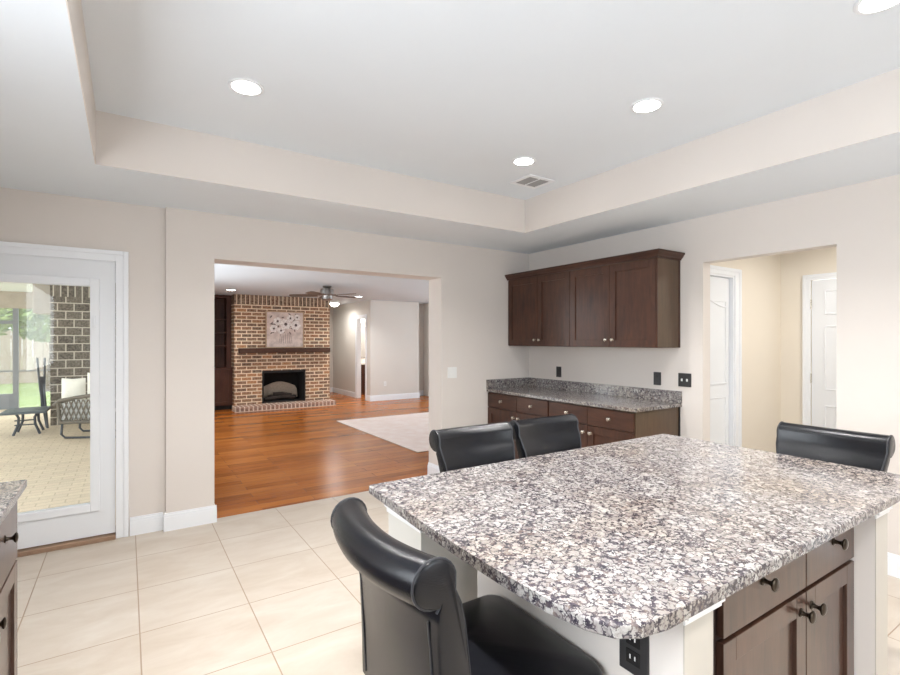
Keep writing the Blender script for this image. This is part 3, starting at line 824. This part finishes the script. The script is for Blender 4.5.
X_ = {-3.418: 'left row', -1.494: 'right row'}; Y_ = {-1.577: 'first from the opening', -2.601: 'second from the opening', -3.631: 'above the camera', -4.65: 'behind the camera'}
for x in (-3.418, -1.494):
    for y in (-1.577, -2.601, -3.631, -4.65):
        downlight(x, y, HT, labs.get((x, y), f'round recessed kitchen light outside the photo, {X_[x]}, {Y_[y]}'), 11, 'recessed kitchen lights')
downlight(-2.29, 5.755, LC, 'recessed light in front of the bookcase in the living room', 8, 'living room recessed lights', .075)
downlight(.294, 5.772, LC, 'recessed living room light right of the ceiling fan', 10, 'living room recessed lights', .075)
v_ = thing('ceiling_vent', 'white ceiling air vent in the corner of the tray ceiling', 'vent', (-1.12, -1.265, HT))
mb = MB(); x0, x1, y0, y1 = -1.265, -.98, -1.39, -1.14
mb.box(x0, y0, HT - .007, x1, y0 + .035, HT - .0005); mb.box(x0, y1 - .035, HT - .007, x1, y1, HT - .0005); mb.box(x0, y0 + .035, HT - .007, x0 + .035, y1 - .035, HT - .0005); mb.box(x1 - .035, y0 + .035, HT - .007, x1, y1 - .035, HT - .0005)
mb.box(-1.128, y0 + .035, HT - .007, -1.117, y1 - .035, HT - .0005)
mb.build('vent_frame', trim_white, v_)
MB().box(x0 + .036, y0 + .036, HT - .002, x1 - .036, y1 - .036, HT - .0005).build('duct_backing', vent_grey, v_)
mb = MB()
for k in range(9):
    yy = y0 + .045 + k * .0195; mb.prism([(yy, HT - .003), (yy + .008, HT - .007), (yy + .009, HT - .0065), (yy + .001, HT - .0025)], 'x', x0 + .036, x1 - .036)
mb.build('louvers', vent_grey, v_)

# laundry ceiling lamp
t = thing('ceiling_lamp', 'white dome lamp on the ceiling of the side passage', 'ceiling light', (.9, -3.1, HC))
MB().lathe([(.17, 0), (.17, -.02), (.15, -.05), (.10, -.085), (.02, -.10)], (.9, -3.1, HC), 'z', 28).build('dome', dome_glow, t, smooth=True)
area('light_of_laundry_lamp', (.9, -3.1, HC - .12), (0, 0, 0), .3, .3, 10.5, (1, .96, .91), 180, 'DISK')

# ------------------------------------------------------------------ living room things
fp = thing('brick_fireplace', 'tall brown brick fireplace wall with dark wood mantel', 'fireplace', (-1.07, 6.62, 0))
FX0, FX1, FY = -2.081, -.059, 6.62
OX0, OX1, OZ0, OZ1 = -1.538, -.611, .105, .80
mb = MB(); mb.box(FX0, FY, 0, OX0, FY + .55, 2.205); mb.box(OX1, FY, 0, FX1, FY + .55, 2.205); mb.box(OX0, FY, OZ1, OX1, FY + .55, 2.205); mb.box(OX0, FY, 0, OX1, FY + .55, OZ0)
mb.build('brick_face', brick_front, fp)
MB().box(FX0 - .004, FY + .002, 0, FX0, FY + .55, 2.205).build('brick_side', brick_side, fp); MB().box(FX1, FY + .002, 0, FX1 + .004, FY + .55, 2.205).build('brick_side', brick_side, fp)
MB().box(FX0 - .004, FY - .012, 2.205, FX1 + .004, FY + .55, LC - .0005).build('soldier_course', brick_soldier, fp)
MB().box(FX0 - .05, 6.25, .06, FX1 + .02, FY, .10, .004).build('hearth_top', hearth_brick, fp)
MB().box(FX0 - .05, 6.255, 0, FX1 + .02, FY, .06).build('hearth_front', hearth_front, fp)
MB().box(FX0 + .07, FY - .19, 1.185, FX1 - .045, FY, 1.285, .01).build('mantel', mantel_wood, fp)
mb = MB(); mb.box(OX0, FY + .5, OZ0, OX1, FY + .52, OZ1); mb.box(OX0, FY + .03, OZ0, OX0 + .03, FY + .5, OZ1); mb.box(OX1 - .03, FY + .03, OZ0, OX1, FY + .5, OZ1); mb.box(OX0, FY + .03, OZ1 - .03, OX1, FY + .5, OZ1); mb.box(OX0, FY + .03, OZ0, OX1, FY + .5, OZ0 + .02)
mb.build('firebox', char_black, fp)
mb = MB(); mb.box(OX0, FY - .006, OZ0, OX0 + .035, FY + .03, OZ1); mb.box(OX1 - .035, FY - .006, OZ0, OX1, FY + .03, OZ1); mb.box(OX0 + .035, FY - .006, OZ1 - .05, OX1 - .035, FY + .03, OZ1); mb.build('firebox_trim', char_black, fp)
lg = thing('fire_logs', 'log set with pale arched back panel in the fireplace opening', 'logs', (-1.07, 6.9, OZ0 + .02))
pts = [(OX0 + .06, .16), (OX0 + .08, .34)] + [(OX0 + .12 + (OX1 - OX0 - .24) * k / 10, .42 + .10 * math.sin(PI * k / 10)) for k in range(11)] + [(OX1 - .08, .34), (OX1 - .06, .16)]
MB().prism([(x, z) for x, z in pts], 'y', FY + .40, FY + .44).build('arched_panel', log_ash, lg)
for (a, b, r_) in (((-1.45, FY + .18, .165), (-.75, FY + .30, .18), .04), ((-1.35, FY + .30, .20), (-.80, FY + .17, .175), .045), ((-1.25, FY + .25, .27), (-.86, FY + .22, .23), .035)):
    MB().tube([a, ((a[0] + b[0]) / 2, (a[1] + b[1]) / 2, (a[2] + b[2]) / 2 + .025), b], r_, 10).build('log', log_dark, lg, smooth=50)
# painting standing on the mantel
pt = thing('framed_painting', 'square painting of white flowers in a thin wooden frame above the mantel', 'painting', (-1.05, FY, 1.286))
PX0, PX1, PZ0, PZ1 = -1.468, -.655, 1.287, 2.075
mb = MB(); f_ = .02
mb.box(PX0, FY - .03, PZ0, PX0 + f_, FY - .001, PZ1); mb.box(PX1 - f_, FY - .03, PZ0, PX1, FY - .001, PZ1); mb.box(PX0 + f_, FY - .03, PZ0, PX1 - f_, FY - .001, PZ0 + f_); mb.box(PX0 + f_, FY - .03, PZ1 - f_, PX1 - f_, FY - .001, PZ1); mb.build('frame', frame_gold, pt)
MB().box(PX0 + f_, FY - .022, PZ0 + f_, PX1 - f_, FY - .001, PZ1 - f_).build('canvas', canvas_m, pt)
pet = MB(); ink = MB()
for (fx, fz, fr_) in ((-1.22, 1.86, .09), (-1.05, 1.80, .12), (-.83, 1.78, .11), (-1.30, 1.70, .085), (-.95, 1.93, .08), (-1.15, 1.66, .08), (-.80, 1.95, .07)):
    for k in range(6):
        a = k * PI / 3 + fx * 9; cx3, cz3 = fx + fr_ * .55 * math.cos(a), fz + fr_ * .55 * math.sin(a)
        pet.prism([(cx3 + fr_ * .5 * math.cos(q * PI / 5) * (1 if q % 2 else .9), cz3 + fr_ * .42 * math.sin(q * PI / 5)) for q in range(10)], 'y', FY - .0245 - .0003 * k, FY - .022)
    ink.prism([(fx + fr_ * .28 * math.cos(q * PI / 4), fz + fr_ * .3 * math.sin(q * PI / 4)) for q in range(8)], 'y', FY - .0275, FY - .022)
for k in range(26):
    fx, fz = random.uniform(PX0 + .08, PX1 - .08), random.uniform(1.58, 2.02); a = random.uniform(0, PI); l = .045
    ink.prism([(fx - l * math.cos(a), fz - l * math.sin(a)), (fx + .014 * math.sin(a), fz - .014 * math.cos(a)), (fx + l * math.cos(a), fz + l * math.sin(a)), (fx - .014 * math.sin(a), fz + .014 * math.cos(a))], 'y', FY - .0238, FY - .022)
for k in range(7):
    fx = -1.16 + k * .035; ink.prism([(fx, 1.60), (fx + .005, 1.60), (fx + .012 * (k - 3) + .005, 1.38), (fx + .012 * (k - 3), 1.38)], 'y', FY - .0236, FY - .022)
pet.build('painted_flowers', petal_m, pt); ink.build('painted_stems', ink_m, pt)
# built-in bookcase left of the fireplace
bc = thing('bookcase', 'dark wood built-in bookcase with a cupboard below beside the brick', 'bookcase', (-2.75, 7.1, 0))
BX0, BX1 = -3.44, -2.088
mb = MB(); mb.box(BX0, 6.95, .88, BX0 + .03, 7.298, 2.40); mb.box(BX1 - .09, 6.95, .88, BX1, 7.298, 2.40); mb.box(BX0 + .03, 7.27, .88, BX1 - .09, 7.298, 2.36); mb.box(BX0 + .03, 6.95, 2.34, BX1 - .09, 7.298, 2.40)
mb.build('bookcase_frame', walnut, bc)
for z in (1.875, 1.60, 1.315): MB().box(BX0 + .03, 6.965, z, BX1 - .09, 7.27, z + .022).build('shelf', walnut, bc)
MB().box(BX0, 6.80, .09, BX1, 7.298, .85).build('cupboard', walnut, bc)
MB().box(BX0, 6.78, .85, BX1, 7.298, .88).build('cupboard_top', walnut, bc)
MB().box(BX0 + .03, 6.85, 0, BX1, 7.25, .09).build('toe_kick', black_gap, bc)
for k in range(3): shaker(bc, 'door', '-y', 6.80, BX0 + .02 + k * .44, BX0 + .45 + k * .44, .11, .84, walnut)
# area rug
rg = thing('area_rug', 'large pale pink area rug on the orange wood floor', 'rug', (.9, 2.7, 0))
MB().box(-.808, 1.21, .0055, 2.6, 4.14, .012, .002).build('rug_pile', rug_m, rg)
MB().box(-.818, 1.20, .0005, 2.61, 4.15, .0055).build('rug_backing', rug_edge, rg)
# ceiling fan
fx, fy = -.985, 4.13
fn = thing('ceiling_fan', 'grey ceiling fan with wooden blades hanging in the living room', 'fan', (fx, fy, LC))
MB().lathe([(.075, 0), (.08, -.02), (.06, -.035), (.055, -.045), (.11, -.05), (.118, -.08), (.115, -.15), (.09, -.17), (.085, -.20), (.10, -.21), (.10, -.235), (.07, -.25), (.03, -.255)], (fx, fy, LC), 'z', 28).build('motor_housing', plain('brushed_nickel', (150, 146, 142), .35, .05, 30, metal=.9), fn, smooth=35)
for k in range(5):
    a = R(146.7 + 4 + 72 * k); ca, sa = math.cos(a), math.sin(a)
    def tr(r_, w_, z_): return (fx + ca * r_ - sa * w_, fy + sa * r_ + ca * w_, LC + z_)
    mb = MB(); tilt = .014
    o1 = [(.17, -.045), (.25, -.062), (.55, -.068), (.64, -.055), (.66, 0), (.64, .055), (.55, .068), (.25, .062), (.17, .045)]
    lo = [mb.bm.verts.new(tr(r_, w_, -.172 + w_ * .22)) for r_, w_ in o1]; hi = [mb.bm.verts.new(tr(r_, w_, -.164 + w_ * .22)) for r_, w_ in o1]
    n_ = len(o1)
    for q in range(n_): mb.bm.faces.new((lo[q], lo[(q + 1) % n_], hi[(q + 1) % n_], hi[q]))
    mb.bm.faces.new(lo[::-1]); mb.bm.faces.new(hi)
    bl = mb.build('blade', blade_wood, fn)
    MB().tube([tr(.09, 0, -.15), tr(.20, 0, -.160)], .012, 8).build('blade_bracket', MATS['brushed_nickel'], bl)
# hall dome lamp
t = thing('ceiling_lamp', 'glowing white dome lamp in the hall right of the fireplace', 'ceiling light', (.40, 7.55, LC))
MB().lathe([(.12, 0), (.125, -.03), (.11, -.035)], (.40, 7.55, LC), 'z', 28).build('lamp_base', trim_white, t, smooth=40)
MB().lathe([(.115, -.035), (.11, -.06), (.085, -.09), (.05, -.11), (.01, -.118)], (.40, 7.55, LC), 'z', 28).build('dome', dome_glow, t, smooth=True)
area('light_of_hall_lamp', (.40, 7.55, LC - .16), (0, 0, 0), .24, .24, 9, (1, .97, .92), 180, 'DISK')
plate('outlet', 'white wall outlet low on the living room wall', 'outlet', '-y', 6.47, 1.269, .40, .072, .115, plate_white, 'outlet')
# bathroom
vt = thing('bathroom_vanity', 'dark bathroom vanity with a pale top seen through the narrow doorway', 'vanity', (1.5, 8.2, 0))
MB().box(1.0, 7.95, 0, 2.2, 8.49, .80).build('body', walnut, vt); MB().box(.995, 7.93, .80, 2.22, 8.495, .83).build('vanity_top', stone_top, vt)
tag(MB().box(1.05, 8.485, .95, 2.1, 8.4995, 1.85).build('mirror', mirror_m), 'large wall mirror over the bathroom vanity', 'mirror')
t = thing('vanity_light', 'bright bathroom light bar over the mirror', 'wall light', (1.45, 8.49, 1.95))
MB().box(1.1, 8.46, 1.95, 2.0, 8.4995, 2.0).build('bar', trim_white, t)
for k in range(4): MB().lathe([(.03, 0), (.06, -.04), (.06, -.10), (.04, -.13)], (1.2 + k * .23, 8.40, 2.06), 'z', 16).build('globe', dome_glow, t, smooth=True)
area('light_of_bathroom', (1.7, 7.5, LC - .03), (0, 0, 0), .4, .4, 22, (1, .96, .92), 180, 'DISK')

# ------------------------------------------------------------------ patio beyond the glass door
struct(MB().box(-14, WT, -.13, -3.7, 9.9, -.03), 'floor_patio', paver)
struct(MB().box(-8.6, WT, 2.5, -3.7, 9.7, 2.6), 'ceiling_patio', ceiling_paint)
mb = MB(); mb.box(-5.04, 6.56, -.03, -3.7, 7.0, 2.21); struct(mb, 'wall_patio', patio_brick)
struct(MB().box(-5.045, 6.55, 2.21, -3.7, 7.0, 2.499), 'wall_patio_top', patio_soldier)
tag(MB().box(-12, 9.7, 2.14, -5.06, 9.85, 2.499).build('patio_beam', beam_tan), 'tan timber beam along the outer edge of the patio roof', 'beam')
tag(MB().box(-5.30, 6.75, 1.92, -5.05, 7.3, 2.499, .01).build('hanging_beam', beam_tan), 'short tan beam end beside the top of the patio brick wall', 'beam')
sc = thing('patio_screen', 'dark framed screen enclosure along the patio edge', 'screen', (-6.5, 9.75, -.03))
MB().box(-5.99, 9.70, -.03, -5.90, 9.78, 2.139).build('screen_post', vinyl_grey, sc)
MB().box(-5.24, 9.70, -.03, -5.17, 9.78, 2.139).build('screen_post', vinyl_grey, sc)
MB().box(-7.6, 9.70, -.03, -7.51, 9.78, 2.139).build('screen_post', vinyl_grey, sc)
MB().box(-7.51, 9.71, 1.80, -5.99, 9.77, 1.87).build('screen_rail', vinyl_grey, sc)
MB().box(-7.51, 9.71, .77, -5.99, 9.77, .80).build('screen_rail', vinyl_grey, sc)
MB().box(-5.90, 9.71, .77, -5.24, 9.77, .795).build('screen_rail', vinyl_grey, sc)
MB().box(-7.51, 9.72, -.03, -5.99, 9.76, .30).build('kick_panel', vinyl_grey, sc)
for (a, b, c_, d_) in ((-5.90, -5.24, -.02, 2.135), (-7.51, -5.99, .30, 2.135), (-11.9, -7.6, -.02, 2.135)):
    MB().box(a, 9.745, c_, b, 9.749, d_).build('screen_mesh', screen_m, sc)
# table
tb = thing('patio_table', 'small slate grey patio table with curved legs', 'table', (-5.2, 5.9, -.03))
tx0, tx1, ty0, ty1 = -5.53, -4.99, 5.55, 6.20
MB().box(tx0, ty0, .315, tx1, ty1, .355, .008).build('table_top', table_m, tb)
for sx_ in (0, 1):
    for sy_ in (0, 1):
        px_ = tx0 + .17 if sx_ == 0 else tx1 - .12; py_ = ty0 + .12 if sy_ == 0 else ty1 - .16; q = -1 if sx_ == 0 else 1
        MB().tube([(px_, py_, .316), (px_ - q * .03, py_, .25), (px_ - q * .025, py_, .15), (px_ + q * .01, py_, .05), (px_ + q * .035, py_, -.016)], .018, 8).build('leg', patio_metal, tb, smooth=True)
for z in (.21, .14): MB().tube([(tx0 + .15, ty0 + .12, z), (tx1 - .13, ty0 + .12, z)], .010, 8).build('crossbar', patio_metal, tb)
# wicker glider seen from behind
gl_ = thing('wicker_loveseat', 'brown wicker patio seat with white cushion and a curved sled base', 'patio chair', (-4.3, 4.8, -.03))
def gp(u, dpt, z):   # u along its side from left to right, dpt away from the camera
    return (-4.80 + u * .93 + dpt * .25, 5.02 - u * .42 + dpt * .97, z * 1.12 + (.03 if z > .1 else 0))
mb = MB()
mb.tube([gp(-.05, 0, .40), gp(.02, 0, .46), gp(.25, 0, .50), gp(.55, 0, .54), gp(.95, 0, .56)], .028, 8)
mb.tube([gp(.0, 0, .44), gp(.02, 0, .22), gp(.04, 0, .15)], .022, 8); mb.tube([gp(.02, 0, .17), gp(.95, 0, .17)], .022, 8)
mb.tube([gp(.0, .6, .44), gp(.02, .6, .22), gp(.04, .6, .15)], .022, 8)
mb.tube([gp(-.05, .6, .40), gp(.02, .6, .46), gp(.25, .6, .50), gp(.55, .6, .54)], .028, 8)
mb.tube([gp(.92, 0, .15), gp(.95, 0, .92)], .025, 8); mb.tube([gp(.92, .6, .15), gp(.95, .6, .92)], .025, 8); mb.tube([gp(.95, 0, .92), gp(.95, .6, .92)], .028, 8)
mb.build('wicker_frame', wicker, gl_, smooth=True)
mb = MB()
for k in range(15):
    u = .02 + k * .065
    for s in (-1, 1):
        a = gp(min(max(u, .01), .93), 0, .18 if s > 0 else .47); b = gp(min(max(u + .12, .01), .93), 0, .47 if s > 0 else .18)
        mb.tube([a, b], .011, 6)
mb.build('lattice', wicker, gl_)
MB().loft([[gp(.04, .03, z), gp(.90, .03, z), gp(.90, .57, z), gp(.04, .57, z)] for z in (.20, .42)]).build('seat_cushion', wicker_pale, gl_)
mb = MB(); mb.tube([gp(.06, 0, .15), gp(.05, 0, .04), gp(.10, 0, -.005), gp(.9, 0, -.01)], .016, 8); mb.tube([gp(.10, .58, .15), gp(.09, .58, .04), gp(.14, .58, -.005), gp(.9, .58, -.01)], .016, 8)
mb.build('sled_base', patio_metal, gl_, smooth=True)
# pillow
def pillow(cx3, cy3, cz3, w_, h_, t_, rz, lab):
    rings = []
    for k in range(9):
        t = -1 + 2 * k / 8; tt = t_ * max(.05, (1 - t ** 4))
        rings.append([(w_ * t, tt * math.sin(a) * .5, h_ * (1 - .08 * (1 - abs(t))) * math.cos(a) if True else 0) for a in [q * PI / 8 for q in range(16)]])
    mb = MB().loft(rings)
    M = Matrix.Translation((cx3, cy3, cz3)) @ Matrix.Rotation(rz, 4, 'Z')
    for v2 in mb.bm.verts: v2.co = M @ v2.co
    return tag(mb.build('throw_pillow', pillow_fab, smooth=True), lab, 'pillow')
p0 = (-4.62, 5.16)
pillow(p0[0], p0[1], .70, .16, .17, .14, R(-20), 'cream throw pillow leaning on the left side of the wicker seat')
p0 = (-4.30, 5.02)
pillow(p0[0], p0[1], .74, .18, .21, .14, R(-35), 'cream throw pillow nearest the door frame on the wicker seat')
# folded umbrella / chair standing by the column
fu = thing('folded_patio_chair', 'dark folded patio chair leaning upright beside the brick wall', 'chair', (-5.15, 6.3, -.03))
MB().tube([(-5.20, 6.42, 1.15), (-5.15, 6.35, .60), (-5.06, 6.30, -.015)], .016, 8).build('frame_rail', patio_metal, fu, smooth=True)
MB().tube([(-5.10, 6.42, 1.15), (-5.10, 6.35, .60), (-5.04, 6.22, -.015)], .016, 8).build('frame_rail', patio_metal, fu, smooth=True)
MB().loft([[(-5.165, 6.36, .84), (-5.10, 6.36, .84), (-5.10, 6.39, .84), (-5.165, 6.39, .84)], [(-5.14, 6.32, .3), (-5.08, 6.32, .3), (-5.08, 6.35, .3), (-5.14, 6.35, .3)]]).build('folded_seat', plain('sling_dark', (52, 50, 52), .8, .1, 20), fu)
# garden
tag(MB().box(-40, 9.9, -.20, 14, 60, -.10).build('lawn', lawn_m), 'bright green lawn beyond the patio screen', 'lawn', kind='structure')
fnc = MB()
for k in range(90):
    x = -26 + k * .30; fnc.box(x, 19.0, -.1, x + .29, 19.03, 1.85 + .01 * (k % 3))
fnc.box(-26, 19.03, .2, 1, 19.08, .3); fnc.box(-26, 19.03, 1.5, 1, 19.08, 1.6)
tag(fnc.build('garden_fence', fence_m), 'pale tan board fence at the far end of the lawn', 'fence')
def tree(x, y, h, rad, lab):
    t = thing('garden_tree', lab, 'tree', (x, y, -.1), 'trees behind the patio')
    MB().tube([(x, y, -.1), (x + .1, y, h * .35), (x, y + .1, h * .7)], [.16, .12, .06], 8).build('trunk', bark, t, smooth=True)
    mb = MB(); rn = random.Random(int(x * 10))
    for _ in range(1300):
        a, b_ = rn.uniform(0, 2 * PI), math.acos(rn.uniform(-1, 1)); rr = rad * rn.uniform(.35, 1) ** .5
        c = Vector((x + rr * math.sin(b_) * math.cos(a), y + rr * math.sin(b_) * math.sin(a), h * .75 + rr * .8 * math.cos(b_)))
        d1 = Vector((rn.gauss(0, 1), rn.gauss(0, 1), rn.gauss(0, 1))).normalized(); d2 = d1.orthogonal().normalized(); s_ = rn.uniform(.09, .17)
        mb.bm.faces.new([mb.bm.verts.new(c + q) for q in (d1 * s_, d2 * s_ * .6, -d1 * s_, -d2 * s_ * .6)])
    mb.build('foliage', leaf_m, t)
tree(-8.2, 16.5, 3.4, 1.5, 'leafy green tree in the garden left of the screen post')
tree(-5.9, 15.0, 3.1, 1.15, 'leafy green tree in the garden right of the screen post')
tree(-7.0, 22, 5.0, 2.4, 'tall green tree behind the garden fence')
tree(-13.0, 23.5, 5.0, 2.4, 'tall green tree behind the fence further left')
